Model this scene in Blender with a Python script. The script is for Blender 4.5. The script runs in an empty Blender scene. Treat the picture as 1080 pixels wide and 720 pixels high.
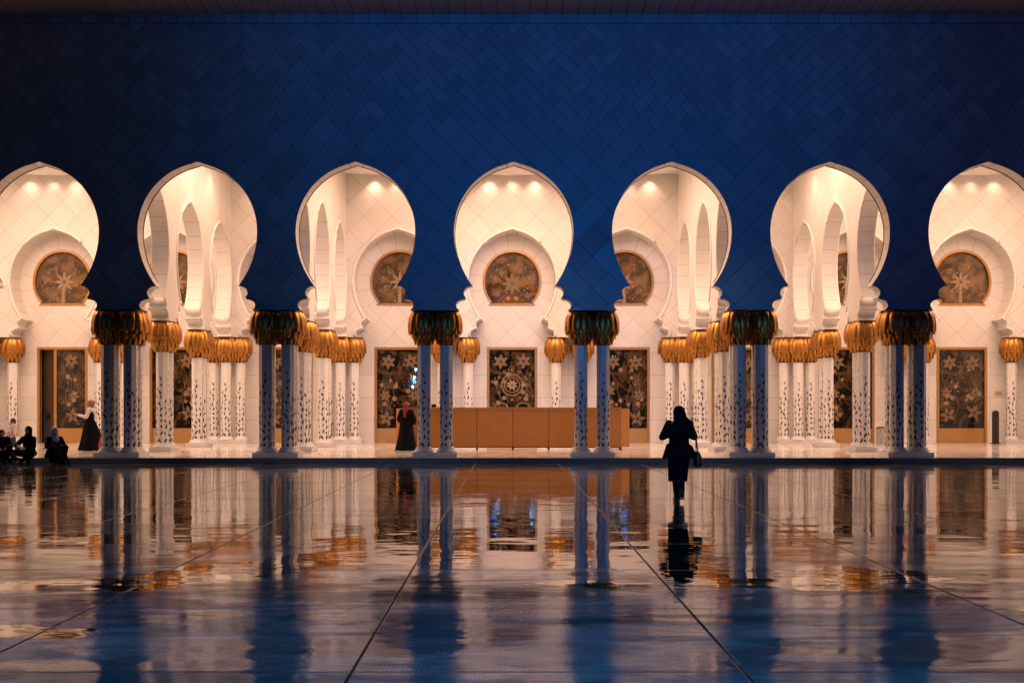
import bpy, bmesh, math, random
from mathutils import Vector, Matrix, noise
R = math.radians
rnd = random.Random(7)
sc = bpy.context.scene
COL = sc.collection

# ------------------------------------------------------------------ measures
P = 4.635                      # arch pitch
FY = 36.55                     # front face of the arcade wall
ROW = [36.9 + P * k for k in range(4)]   # rows of columns going back
BY = 51.45                     # face of the back wall
PZ = 0.16                      # platform height
ZS = 4.46                      # springing of the arches (top of capitals)
ZC = 6.77                      # widest point of the arches
TOP = 13.12                    # top of the tiled front wall
CEIL = 11.05

# ------------------------------------------------------------------ materials
class NT:
    def __init__(s, name):
        s.m = bpy.data.materials.new(name); s.m.use_nodes = True
        s.t = s.m.node_tree; s.b = s.t.nodes['Principled BSDF']
    def n(s, typ, **kw):
        x = s.t.nodes.new(typ)
        for k, v in kw.items(): setattr(x, k, v)
        return x
    def l(s, a, b): s.t.links.new(a, b)
    def put(s, sock, v):
        if isinstance(v, bpy.types.NodeSocket): s.l(v, sock)
        else: sock.default_value = v
    def math(s, op, a, b=0.0, c=None, clamp=False):
        x = s.n('ShaderNodeMath', operation=op); x.use_clamp = clamp
        s.put(x.inputs[0], a); s.put(x.inputs[1], b)
        if c is not None: s.put(x.inputs[2], c)
        return x.outputs[0]
    def pos(s):
        tc = s.n('ShaderNodeTexCoord'); return tc.outputs['Object']
    def xyz(s, v):
        x = s.n('ShaderNodeSeparateXYZ'); s.l(v, x.inputs[0]); return x.outputs
    def comb(s, a, b, c=0.0):
        x = s.n('ShaderNodeCombineXYZ')
        for i, v in enumerate((a, b, c)): s.put(x.inputs[i], v)
        return x.outputs[0]
    def mapping(s, v, loc=(0,0,0), rot=(0,0,0), scale=(1,1,1)):
        x = s.n('ShaderNodeMapping'); s.l(v, x.inputs[0])
        x.inputs[1].default_value = loc; x.inputs[2].default_value = rot; x.inputs[3].default_value = scale
        return x.outputs[0]
    def noise(s, v, scale, detail=3, rough=.5, dist=0):
        x = s.n('ShaderNodeTexNoise'); s.l(v, x.inputs['Vector'])
        x.inputs['Scale'].default_value = scale; x.inputs['Detail'].default_value = detail
        x.inputs['Roughness'].default_value = rough; x.inputs['Distortion'].default_value = dist
        return x.outputs[0]
    def mix(s, f, a, b):
        x = s.n('ShaderNodeMix', data_type='RGBA'); s.put(x.inputs[0], f)
        for sock, v in ((x.inputs[6], a), (x.inputs[7], b)):
            s.put(sock, v if isinstance(v, bpy.types.NodeSocket) else (*v, 1))
        return x.outputs[2]
    def fmix(s, f, a, b):
        x = s.n('ShaderNodeMix', data_type='FLOAT'); s.put(x.inputs[0], f); s.put(x.inputs[2], a); s.put(x.inputs[3], b)
        return x.outputs[0]
    def ramp(s, f, a, b, lo=0.0, hi=1.0, smooth=True):
        x = s.n('ShaderNodeMapRange'); x.interpolation_type = 'SMOOTHSTEP' if smooth else 'LINEAR'
        s.put(x.inputs[0], f)
        for i, v in zip((1, 2, 3, 4), (a, b, lo, hi)): x.inputs[i].default_value = v
        return x.outputs[0]
    def bump(s, h, strength, dist=.02, nrm=None):
        x = s.n('ShaderNodeBump'); s.l(h, x.inputs['Height'])
        x.inputs['Strength'].default_value = strength; x.inputs['Distance'].default_value = dist
        if nrm: s.l(nrm, x.inputs['Normal'])
        return x.outputs[0]
    def brick(s, v, w, h, mortar, c1=(1,1,1), c2=(0,0,0), offset=.5):
        x = s.n('ShaderNodeTexBrick'); s.l(v, x.inputs['Vector'])
        x.offset = offset; x.offset_frequency = 2; x.squash = 1
        for k, val in (('Color1', (*c1,1)), ('Color2', (*c2,1)), ('Mortar', (.5,.5,.5,1)), ('Scale', 1.0),
                       ('Mortar Size', mortar), ('Mortar Smooth', .1), ('Bias', 0.0), ('Brick Width', w), ('Row Height', h)):
            x.inputs[k].default_value = val
        return x.outputs[0], x.outputs[1]
    def set(s, **kw):
        for k, v in kw.items():
            sock = s.b.inputs[k.replace('_', ' ')]
            if isinstance(v, bpy.types.NodeSocket): s.l(v, sock)
            else: sock.default_value = (*v, 1) if isinstance(v, tuple) and len(v) == 3 else v
        return s.m

def simple(name, col, rough=.5, metal=0.0, var=.12, vs=6.0, bump=0.0, bs=40, **kw):
    t = NT(name); p = t.pos()
    f = t.noise(p, vs, 4)
    c = t.mix(f, tuple(max(0, x * (1 - var)) for x in col), tuple(min(1, x * (1 + var)) for x in col))
    t.set(Base_Color=c, Roughness=t.ramp(t.noise(p, vs * 2.3, 3), .3, .7, rough * .85, min(1, rough * 1.15)), Metallic=metal)
    if bump: t.set(Normal=t.bump(t.noise(p, bs, 4), bump, .01))
    for k, v in kw.items(): t.set(**{k: v})
    return t.m

M = {}
# facade: pale marble laid as rotated blocks, a plain course at the very top
def facade_mat():
    t = NT('facade_marble'); p = t.pos(); x, y, z = t.xyz(p)
    W = .3275
    rt = 1 / math.sqrt(2) / W
    u = t.math('MULTIPLY', t.math('ADD', x, z), rt); v = t.math('MULTIPLY', t.math('SUBTRACT', z, x), rt)
    iu, iv = t.math('FLOOR', u), t.math('FLOOR', v); fu, fv = t.math('FRACT', u), t.math('FRACT', v)
    m = t.math('FLOORED_MODULO', t.math('SUBTRACT', iu, iv), 4.0)
    is_ = lambda k: t.math('COMPARE', m, float(k), .1)
    big = lambda d, c: t.math('ADD', d, t.math('MULTIPLY', c, 9.0))
    dl, dr = big(fu, is_(1)), big(t.math('SUBTRACT', 1.0, fu), is_(0))
    db, dt = big(fv, is_(2)), big(t.math('SUBTRACT', 1.0, fv), is_(3))
    dist = t.math('MULTIPLY', t.math('MINIMUM', t.math('MINIMUM', dl, dr), t.math('MINIMUM', db, dt)), W)
    bi = t.math('SUBTRACT', iu, is_(1)); bj = t.math('SUBTRACT', iv, is_(2))
    def cellnoise(a, b):
        wn = t.n('ShaderNodeTexWhiteNoise', noise_dimensions='2D'); t.l(t.comb(t.math('ADD', a, .5), t.math('ADD', b, .5)), wn.inputs['Vector']); return wn.outputs['Value']
    hb_tone = cellnoise(bi, bj)
    u2, v2_ = t.math('MULTIPLY', u, .5), t.math('MULTIPLY', v, .5)
    e = lambda q: t.math('MINIMUM', t.math('FRACT', q), t.math('SUBTRACT', 1.0, t.math('FRACT', q)))
    dist2 = t.math('MULTIPLY', t.math('MINIMUM', e(u2), e(v2_)), 2 * W)
    sq_tone = cellnoise(t.math('FLOOR', u2), t.math('FLOOR', v2_))
    cz = t.math('DIVIDE', t.math('ADD', t.math('ADD', t.math('FLOOR', u2), t.math('FLOOR', v2_)), 1.0), rt)
    upz = t.math('GREATER_THAN', cz, 9.75)
    f = t.math('LESS_THAN', t.fmix(upz, dist2, dist), .0085)
    c = t.comb(t.fmix(upz, sq_tone, hb_tone), 0.0)
    v2 = t.comb(x, t.math('ADD', z, .02)); c2, f2 = t.brick(v2, .47, 3.0, .010, offset=0)
    topm = t.math('GREATER_THAN', z, TOP - .27)
    edge = t.math('COMPARE', z, TOP - .27, .012)
    fac = t.math('MAXIMUM', t.fmix(topm, f, f2), edge)
    tone = t.xyz(t.mix(topm, c, c2))[0]
    veins = t.noise(p, 1.7, 5, .6, .8)
    base = t.mix(tone, (.40, .43, .46), (.53, .57, .61))
    base = t.mix(t.ramp(veins, .35, .7), base, t.mix(tone, (.40, .43, .46), (.51, .55, .58)))
    base = t.mix(t.ramp(t.noise(t.mapping(p, scale=(1, 1, .25)), .5, 5, .6, 1.0), .42, .72, 0, .4), base, (.30, .33, .36))
    base = t.mix(fac, base, (.19, .20, .21))
    h = t.math('SUBTRACT', t.math('MULTIPLY', t.noise(p, 14, 3), .08), fac)
    return t.set(Base_Color=base, Roughness=t.ramp(tone, 0, 1, .32, .5), Normal=t.bump(h, .5, .02))
M['facade'] = facade_mat()

def stone_wall(name, axis, voussoir=False, col=(.76, .73, .69), jk=.66):
    t = NT(name); p = t.pos(); x, y, z = t.xyz(p)
    u = x if axis == 'x' else y
    v = t.mapping(t.comb(u, z), rot=(0, 0, R(45)), loc=(.2, .1, 0))
    c, f = t.brick(v, .82, .82, .009, offset=0)
    vb = t.comb(u, t.math('SUBTRACT', z, .16)); cb, fb = t.brick(vb, 1.16, .93, .010)
    low = t.math('LESS_THAN', z, 4.2)
    f = t.fmix(low, f, fb); tone = t.xyz(t.mix(low, c, cb))[0]
    if voussoir:
        k = t.math('DIVIDE', x, P); k = t.math('SUBTRACT', k, t.math('ROUND', k))
        du = t.math('MULTIPLY', k, P); dz = t.math('SUBTRACT', z, 6.75)
        r = t.math('SQRT', t.math('ADD', t.math('MULTIPLY', du, du), t.math('MULTIPLY', dz, dz)))
        ang = t.math('ARCTAN2', dz, du)
        fr = t.math('ABSOLUTE', t.math('SUBTRACT', t.math('FRACT', t.math('MULTIPLY', ang, 15 / (2 * math.pi))), .5))
        line = t.math('LESS_THAN', t.math('MULTIPLY', t.math('SUBTRACT', .5, fr), t.math('MULTIPLY', r, 2 * math.pi / 15)), .012)
        ring = t.math('MULTIPLY', t.math('LESS_THAN', r, 2.05), t.math('GREATER_THAN', z, 5.8))
        f = t.fmix(ring, f, line); tone = t.fmix(ring, tone, .5)
    n = t.noise(p, 1.3, 5, .6, 1.0)
    base = t.mix(tone, tuple(q * .93 for q in col), tuple(min(1, q * 1.03) for q in col))
    base = t.mix(t.ramp(n, .45, .75, 0, .35), base, tuple(q * .86 for q in col))
    base = t.mix(f, base, tuple(q * jk for q in col))
    h = t.math('SUBTRACT', t.math('MULTIPLY', t.noise(p, 10, 3), .06), f)
    return t.set(Base_Color=base, Roughness=.42, Normal=t.bump(h, .35, .015))
M['wall_x'] = stone_wall('cream_marble_cladding', 'x')
M['wall_y'] = stone_wall('cream_marble_arches', 'y', jk=.90)
M['back'] = stone_wall('cream_marble_back_wall', 'x', True)

def soffit_mat():
    t = NT('arch_soffit_marble'); p = t.pos(); x, y, z = t.xyz(p)
    fr = t.math('ABSOLUTE', t.math('SUBTRACT', t.math('FRACT', t.math('DIVIDE', z, .46)), .5))
    line = t.math('GREATER_THAN', fr, .487)
    base = t.mix(t.noise(p, 2.0, 4), (.70, .67, .63), (.80, .77, .73))
    base = t.mix(line, base, (.40, .34, .28))
    return t.set(Base_Color=base, Roughness=.45)
M['soffit'] = soffit_mat()
M['marble'] = simple('polished_white_marble', (.74, .73, .72), .28, var=.06, vs=3)
M['plinth'] = simple('grey_white_marble', (.60, .60, .61), .35, var=.12, vs=4)
M['plaster'] = simple('white_plaster', (.80, .78, .75), .6, var=.05, bump=.15)
M['inlay'] = simple('dark_stone_inlay', (.030, .022, .035), .35, var=.5, vs=9)
M['gold'] = simple('gilded_metal', (.52, .25, .062), .40, 1.0, var=.3, vs=9, bump=.25, bs=30)
M['gold_dark'] = simple('gilded_core', (.16, .075, .018), .5, 1.0, var=.3)
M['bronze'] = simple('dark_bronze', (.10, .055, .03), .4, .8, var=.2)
M['brass'] = simple('brass_frame', (.50, .27, .085), .38, .75, var=.18, vs=5)
M['kick'] = simple('brass_kick_plate', (.52, .29, .10), .42, .6, var=.12, vs=3)
M['etched'] = simple('etched_glass', (.185, .118, .062), .55, var=.35, vs=7)
M['etched_pale'] = simple('etched_glass_pale', (.33, .235, .145), .55, var=.25, vs=9)
M['black'] = simple('black_metal', (.012, .012, .014), .4, var=.2)
M['steel'] = simple('brushed_steel', (.50, .48, .46), .3, .9, var=.1)
def cornice_mat():
    t = NT('cornice_stone'); p = t.pos(); x, y, z = t.xyz(p)
    fr = t.math('ABSOLUTE', t.math('SUBTRACT', t.math('FRACT', t.math('DIVIDE', x, .47)), .5))
    b = t.mix(t.noise(p, 2, 4), (.36, .34, .34), (.50, .47, .47))
    b = t.mix(t.math('GREATER_THAN', fr, .475), b, (.06, .055, .055))
    return t.set(Base_Color=b, Roughness=.6)
M['cornice'] = cornice_mat()
M['abaya'] = simple('black_cloth', (.005, .0045, .006), .95, var=.4, vs=12, bump=.3, bs=60)
M['dark_cloth'] = simple('charcoal_cloth', (.010, .009, .012), .95, var=.4, vs=12, bump=.3, bs=60)
for q_ in ('abaya', 'dark_cloth'): M[q_].node_tree.nodes['Principled BSDF'].inputs['Specular IOR Level'].default_value = .12
M['red_cloth'] = simple('dark_red_cloth', (.24, .026, .022), .8, var=.3, vs=14, bump=.3, bs=60)
M['red_bag'] = simple('red_fabric', (.38, .03, .04), .7, var=.2)
M['lavender'] = simple('lavender_cloth', (.40, .38, .62), .8, var=.2, vs=12, bump=.3, bs=60)
M['white_cloth'] = simple('white_cloth', (.72, .68, .66), .8, var=.12, vs=12, bump=.3, bs=60)
M['denim'] = simple('dark_denim', (.03, .035, .055), .85, var=.3)
M['skin'] = simple('skin', (.42, .24, .16), .5, var=.1, vs=10)
M['hair_dark'] = simple('black_hair', (.012, .009, .008), .5, var=.4, vs=30, bump=.5, bs=80)
M['hair_light'] = simple('light_brown_hair', (.26, .13, .055), .5, var=.5, vs=22, bump=.6, bs=60)
M['eye'] = simple('eye_dark', (.01, .008, .006), .15)
M['leather'] = simple('black_leather', (.014, .013, .014), .45, var=.3)
M['shoe'] = simple('pale_shoe', (.30, .26, .25), .6, var=.2)
M['paper'] = simple('white_paper', (.72, .70, .72), .7, var=.04)
M['plate'] = simple('engraved_plate', (.62, .52, .42), .35, .3, var=.1)

def wood_mat():
    t = NT('golden_wood_veneer'); p = t.pos()
    g = t.noise(t.mapping(p, scale=(3, 3, 30)), 1.3, 6, .65, .6)
    b = t.mix(t.ramp(g, .3, .72), (.34, .135, .012), (.44, .185, .022))
    return t.set(Base_Color=b, Roughness=t.ramp(g, .3, .7, .48, .6), Normal=t.bump(g, .08, .01))
M['wood'] = wood_mat()

def glass_mat():
    t = NT('dark_door_glass'); p = t.pos()
    a = t.noise(p, 1.1, 5, .65, 1.5); b = t.noise(p, 5.5, 4, .6, .6)
    c = t.mix(t.ramp(a, .44, .64), (.010, .0085, .007), (.115, .064, .030))
    c = t.mix(t.ramp(b, .55, .75, 0, .5), c, (.22, .13, .07))
    return t.set(Base_Color=c, Roughness=.018, IOR=1.5)
M['glass'] = glass_mat()
def lun_glass():
    t = NT('amber_lunette_glass'); p = t.pos()
    a = t.noise(p, 1.3, 5, .65, 1.2); b = t.noise(p, 6.5, 4, .6, .6)
    c = t.mix(t.ramp(a, .36, .66), (.045, .026, .013), (.26, .145, .065))
    c = t.mix(t.ramp(b, .55, .78, 0, .5), c, (.34, .21, .11))
    return t.set(Base_Color=c, Roughness=.03, IOR=1.5)
M['lunette'] = lun_glass()

def lens_mat():
    m = bpy.data.materials.new('lamp_lens'); m.use_nodes = True
    b = m.node_tree.nodes['Principled BSDF']
    b.inputs['Base Color'].default_value = (1, .9, .8, 1)
    b.inputs['Emission Color'].default_value = (1, .80, .58, 1); b.inputs['Emission Strength'].default_value = 12
    return m
M['lens'] = lens_mat()

def platform_mat():
    t = NT('platform_marble'); p = t.pos(); x, y, z = t.xyz(p)
    c, f = t.brick(t.comb(x, y), 1.5, 1.5, .010, offset=0)
    n = t.noise(p, .9, 5, .6, 1.3)
    b = t.mix(t.ramp(n, .35, .7), (.66, .63, .60), (.74, .71, .68))
    b = t.mix(f, b, (.34, .30, .27))
    return t.set(Base_Color=b, Roughness=t.ramp(n, .3, .7, .07, .15), IOR=1.5)
M['platform'] = platform_mat()
M['kerb'] = simple('grey_kerb_stone', (.15, .15, .155), .4, var=.2, vs=5)

PUDDLES = [  # x, y, half width, half length, tilt: wet hollows in the paving
    (-2.85, 12.35, 1.55, .55, 1.0), (-1.75, 13.2, .9, .45, 0), (2.55, 11.85, 1.35, .80, -.1), (1.35, 12.75, .6, .5, .2), (5.8, 13.8, .8, .5, 0),
    (.55, 11.35, .45, .14, 0), (-4.6, 11.3, .8, .22, .3), (-.15, 15.4, 2.7, 3.0, 0), (-5.4, 15.2, 1.6, .6, .1), (-4.9, 18.2, 1.6, .7, 0), (4.6, 10.0, .7, .22, 0), (-3.7, 8.9, .6, .2, 0),
    (4.2, 16.4, 1.6, .6, .0), (-6.8, 21.0, 2.2, 1.2, 0), (5.0, 23.5, 3.0, 1.6, 0), (-2.6, 25.0, 2.5, 2.0, 0), (7.6, 18.6, 1.5, .7, 0)]
def floor_mat():
    t = NT('wet_marble_paving'); p = t.pos(); x, y, z = t.xyz(p)
    S = 2.38
    def grid(c, off):
        fr = t.math('FRACT', t.math('DIVIDE', t.math('SUBTRACT', c, off), S))
        return t.math('MULTIPLY', t.math('SUBTRACT', .5, t.math('ABSOLUTE', t.math('SUBTRACT', fr, .5))), S)
    wob = t.math('MULTIPLY', t.math('SUBTRACT', t.noise(p, 9, 2), .5), .012)
    d = t.math('ADD', t.math('MINIMUM', grid(x, -1.11), grid(y, .43)), wob)
    joint = t.ramp(d, .004, .015, 1, 0)
    # puddles: ellipses with a ragged shore
    px_ = t.math('ADD', x, t.math('MULTIPLY', t.math('SUBTRACT', t.noise(p, 1.1, 5, .6), .5), 1.5))
    py_ = t.math('ADD', y, t.math('MULTIPLY', t.math('SUBTRACT', t.noise(t.mapping(p, loc=(7, 3, 1)), 1.2, 5, .6), .5), 1.2))
    m = None
    for (a, b, w, h, k) in PUDDLES:
        ca, sa = math.cos(k), math.sin(k)
        dx = t.math('SUBTRACT', px_, a); dy = t.math('SUBTRACT', py_, b)
        uu = t.math('ADD', t.math('MULTIPLY', dx, ca / w), t.math('MULTIPLY', dy, sa / w))
        vv = t.math('ADD', t.math('MULTIPLY', dx, -sa / h), t.math('MULTIPLY', dy, ca / h))
        q = t.math('ADD', t.math('MULTIPLY', uu, uu), t.math('MULTIPLY', vv, vv))
        m = q if m is None else t.math('MINIMUM', m, q)
    pud = t.ramp(m, .92, 1.04, 1, 0)
    cell = t.noise(t.mapping(p, scale=(1, 1.7, 1)), .55, 5, .62, .5)
    fine = t.noise(p, 34, 4, .65)
    mid = t.noise(t.mapping(p, scale=(1, 2.2, 1), loc=(3, 9, 0)), 2.2, 6, .7, .4)
    film = t.mix(t.ramp(mid, .36, .66), (.080, .080, .083), (.175, .175, .18))
    film = t.mix(t.ramp(fine, .48, .68, 0, .55), film, (.045, .045, .047))
    # tooled grooves in each slab
    gc, gf = t.brick(t.comb(y, x), .10, .030, .006)
    film = t.mix(t.math('MULTIPLY', gf, t.ramp(t.noise(p, 1.6, 4, .6), .4, .65, 0, .34)), film, (.05, .05, .05))
    film = t.mix(t.ramp(cell, .54, .40, 0, .65), film, (.030, .027, .025))
    streak = t.ramp(t.noise(t.mapping(p, scale=(.42, 1.9, 1), loc=(2, 5, 0)), .62, 6, .68, .9), .485, .545)
    film = t.mix(t.math('MULTIPLY', streak, t.ramp(y, 8.5, 12.5, .15, 1)), film, (.024, .017, .012))
    wet = t.mix(t.ramp(mid, .3, .7), (.008, .006, .005), (.018, .014, .010))
    base = t.mix(pud, film, wet)
    base = t.mix(joint, base, (.010, .009, .009))
    far = t.ramp(y, 11.8, 24.0, 0, 1, False)
    rf = t.math('ADD', t.ramp(cell, .36, .62, .02, .11), t.ramp(fine, .4, .75, 0, .03))
    rf = t.math('MULTIPLY', rf, t.ramp(y, 11, 18, 1.0, .22, False))
    rough = t.fmix(pud, rf, .012)
    rough = t.fmix(joint, rough, .55)
    # standing ripples in the water film, slow swells plus dimples
    r1 = t.noise(t.mapping(p, scale=(1.0, 1.4, 1)), .8, 2, .45)
    r2 = t.noise(t.mapping(p, scale=(1.0, 1.9, 1)), 2.4, 2, .5)
    r3 = t.noise(t.mapping(p, scale=(1.0, 1.6, 1)), 8.0, 2, .5)
    calm = t.ramp(t.noise(t.mapping(p, loc=(4, 1, 0)), .38, 3, .5), .40, .62, .25, 1.25)
    h = t.math('ADD', r1, t.math('MULTIPLY', calm, t.math('ADD', t.math('MULTIPLY', r2, .20), t.math('MULTIPLY', r3, .030))))
    n1 = t.bump(h, .38, .026)
    micro = t.math('SUBTRACT', t.math('MULTIPLY', fine, .35), t.math('MULTIPLY', gf, .45))
    micro = t.math('MULTIPLY', micro, t.math('SUBTRACT', 1.0, pud))
    n2 = t.bump(micro, .10, .004, n1)
    n3 = t.bump(t.math('MULTIPLY', joint, -1.0), .5, .006, n2)
    t.set(Base_Color=base, Roughness=rough, IOR=1.40, Normal=n3)
    damp = t.math('MULTIPLY', t.math('MULTIPLY', t.ramp(y, 10.5, 17.5, .06, .85), t.fmix(streak, 1.0, .22)), t.ramp(t.math('ADD', t.math('MULTIPLY', mid, .6), t.math('MULTIPLY', fine, .4)), .38, .56, .6, 1.15))
    t.b.inputs['Specular IOR Level'].default_value = .5
    t.l(t.fmix(pud, damp, .7), t.b.inputs['Specular IOR Level'])
    return t.m
M['floor'] = floor_mat()

# ------------------------------------------------------------------ helpers
def tag(o, label=None, cat=None, group=None, kind=None):
    if label: o['label'] = label
    if cat: o['category'] = cat
    if group: o['group'] = group
    if kind: o['kind'] = kind
    return o
def empty(name, loc=(0, 0, 0), rz=0.0):
    o = bpy.data.objects.new(name, None); o.location = loc; o.rotation_euler.z = rz
    o.empty_display_size = .2; COL.objects.link(o); return o
def link(name, me, parent=None, loc=(0, 0, 0)):
    o = bpy.data.objects.new(name, me); o.location = loc; COL.objects.link(o)
    if parent: o.parent = parent
    return o
def build(name, bm, mats, parent=None, loc=(0, 0, 0), smooth=False):
    me = bpy.data.meshes.new(name)
    bmesh.ops.recalc_face_normals(bm, faces=bm.faces)
    bm.to_mesh(me); bm.free()
    for m in (mats if isinstance(mats, (list, tuple)) else [mats]): me.materials.append(m)
    if smooth:
        for f in me.polygons: f.use_smooth = True
    return link(name, me, parent, loc)
def copy_tree(o, parent=None):
    c = o.copy(); COL.objects.link(c)
    if parent: c.parent = parent
    for ch in list(o.children): copy_tree(ch, c)
    return c
def box(bm, x0, x1, y0, y1, z0, z1, bev=0.0, mi=0, mat=None):
    vs = [bm.verts.new((x, y, z)) for x in (x0, x1) for y in (y0, y1) for z in (z0, z1)]
    fs = [(0,1,3,2), (4,6,7,5), (0,4,5,1), (2,3,7,6), (0,2,6,4), (1,5,7,3)]
    faces = [bm.faces.new([vs[i] for i in f]) for f in fs]
    for f in faces: f.material_index = mi
    if bev:
        bmesh.ops.recalc_face_normals(bm, faces=faces)
        es = list({e for f in faces for e in f.edges})
        r = bmesh.ops.bevel(bm, geom=es, offset=bev, segments=2, affect='EDGES', profile=.6)
        vs = list({v for f in r['faces'] for v in f.verts} | {v for v in vs if v.is_valid})
    if mat: bmesh.ops.transform(bm, matrix=mat, verts=vs)
    return vs
def lathe(bm, prof, n=24, c=(0, 0), mi=0, ph=0.0):
    rings = []
    for (r, z) in prof:
        rings.append([bm.verts.new((c[0] + r * math.cos(2*math.pi*i/n + ph), c[1] + r * math.sin(2*math.pi*i/n + ph), z)) for i in range(n)])
    for a, b in zip(rings, rings[1:]):
        for i in range(n):
            f = bm.faces.new((a[i], a[(i+1) % n], b[(i+1) % n], b[i])); f.material_index = mi
    for rg in (rings[0], rings[-1]):
        bm.faces.new(rg).material_index = mi
def prism(bm, pts, to3, depth, mi_face=0, mi_side=0, side_sel=None):
    """closed outline (2D) extruded; to3(u, v, d) -> point"""
    a = [bm.verts.new(to3(u, v, 0)) for u, v in pts]
    b = [bm.verts.new(to3(u, v, depth)) for u, v in pts]
    f1 = bm.faces.new(a); f2 = bm.faces.new(list(reversed(b)))
    f1.material_index = f2.material_index = mi_face
    n = len(pts)
    for i in range(n):
        f = bm.faces.new((a[i], b[i], b[(i+1) % n], a[(i+1) % n]))
        f.material_index = mi_side if (side_sel is None or side_sel(i)) else mi_face
        if side_sel is None or side_sel(i): f.smooth = False
    f1.normal_update(); f2.normal_update()
    bmesh.ops.triangulate(bm, faces=[f1, f2], ngon_method='EAR_CLIP')
def sweep(bm, pts, r, n=6, mi=0, up=None):
    """tube along 3D points"""
    rings = []
    for i, p in enumerate(pts):
        p = Vector(p)
        t = (Vector(pts[min(i+1, len(pts)-1)]) - Vector(pts[max(i-1, 0)]))
        if t.length < 1e-6: t = Vector((0, 0, 1))
        t.normalize()
        u = t.orthogonal() if up is None else t.cross(Vector(up))
        if u.length < 1e-5: u = t.orthogonal()
        u.normalize(); w = t.cross(u)
        rings.append([bm.verts.new(p + (u * math.cos(2*math.pi*k/n) + w * math.sin(2*math.pi*k/n)) * r) for k in range(n)])
    for a, b in zip(rings, rings[1:]):
        for k in range(n):
            bm.faces.new((a[k], a[(k+1) % n], b[(k+1) % n], b[k])).material_index = mi
    bm.faces.new(rings[0]); bm.faces.new(rings[-1])

# arch outline, relative to the arch axis, from bottom left over the apex to bottom right (x, z)
def arch_profile(grow=0.0, n=22):
    right = []
    def arc_q(c, rx, rz, a0, a1, k):
        return [(c[0] + rx*math.cos(a0 + (a1-a0)*i/k), c[1] + rz*math.sin(a0 + (a1-a0)*i/k)) for i in range(k+1)]
    # second lobe (lower), first lobe, horseshoe, pointed crown
    right += [(1.645, ZS)]
    right += arc_q((1.44, ZC - 2.165), .255, .175, R(-50), R(90), 9)
    right += arc_q((1.205, ZC - 1.80), .265, .20, R(-42), R(90), 9)
    Rl = 2.61
    for i in range(1, n):
        d = 1.585 * (1 - i / n)
        right.append((1.75 - (Rl - math.sqrt(Rl*Rl - d*d)), ZC - d))
    Ru, cx = 2.018, 1.75 - 2.018
    for i in range(n + 1):
        zz = 2.0 * math.sin(i / n * math.pi / 2)
        xx = cx + math.sqrt(max(Ru*Ru - zz*zz, 0))
        if xx < .30: zz += .035 * (1 - xx / .30) ** 2
        right.append((max(xx, 0), ZC + zz))
    right = [(x, z) for x, z in right]
    right[-1] = (0.0, right[-1][1])
    if grow:
        out = []
        for i, (x, z) in enumerate(right):
            x0, z0 = right[max(i-1, 0)]; x1, z1 = right[min(i+1, len(right)-1)]
            tx, tz = x1 - x0, z1 - z0; L = math.hypot(tx, tz) or 1
            nx, nz = tz / L, -tx / L
            if i == len(right) - 1: nx, nz = 0, 1
            if i == 0: nx, nz = 1, 0
            out.append((x + nx * grow, z + nz * grow))
        right = out
    left = [(-x, z) for x, z in reversed(right[:-1])]
    # bottom-left -> apex -> bottom-right
    return list(reversed([(x, z) for x, z in left + []])) [:0] + [(-x, z) for x, z in right] + [(x, z) for x, z in reversed(right[:-1])]
PROF = arch_profile()

def arched_outline(u0, u1, centres, z_bot_end, top, prof=PROF, leg=None):
    """outline of a wall with arched openings; leg: solid feet at the ends reach z_bot_end"""
    pts = [(u0, top), (u0, z_bot_end)]
    flags = []
    for k, c in enumerate(centres):
        b = prof[0][0]
        if k == 0 and z_bot_end < ZS: pts.append((c + b, z_bot_end))
        for (x, z) in prof: pts.append((c + x, z))
        if k == len(centres) - 1 and z_bot_end < ZS: pts.append((c - b, z_bot_end))
    pts += [(u1, z_bot_end), (u1, top)]
    return pts
def dedupe(pts):
    out = []
    for p in pts:
        if not out or math.hypot(p[0]-out[-1][0], p[1]-out[-1][1]) > 1e-4: out.append(p)
    return out

# ------------------------------------------------------------------ setting
bm = bmesh.new()
box(bm, -220, 220, -220, 220, -.4, 0)
tag(build('courtyard_floor', bm, M['floor']), 'wet reflecting marble courtyard paving with puddles', 'floor', kind='structure')
bm = bmesh.new()
box(bm, -24, 24, 36.02, 53, .002, PZ - .012, 0, 0)
tag(build('kerb', bm, M['kerb']), 'grey stone kerb along the front of the raised arcade floor', 'kerb', kind='structure')
bm = bmesh.new()
box(bm, -24, 24, 36.0, 53, PZ - .012, PZ, 0, 0)
tag(build('arcade_floor', bm, M['platform']), 'polished pale marble floor of the raised arcade', 'floor', kind='structure')

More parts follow.
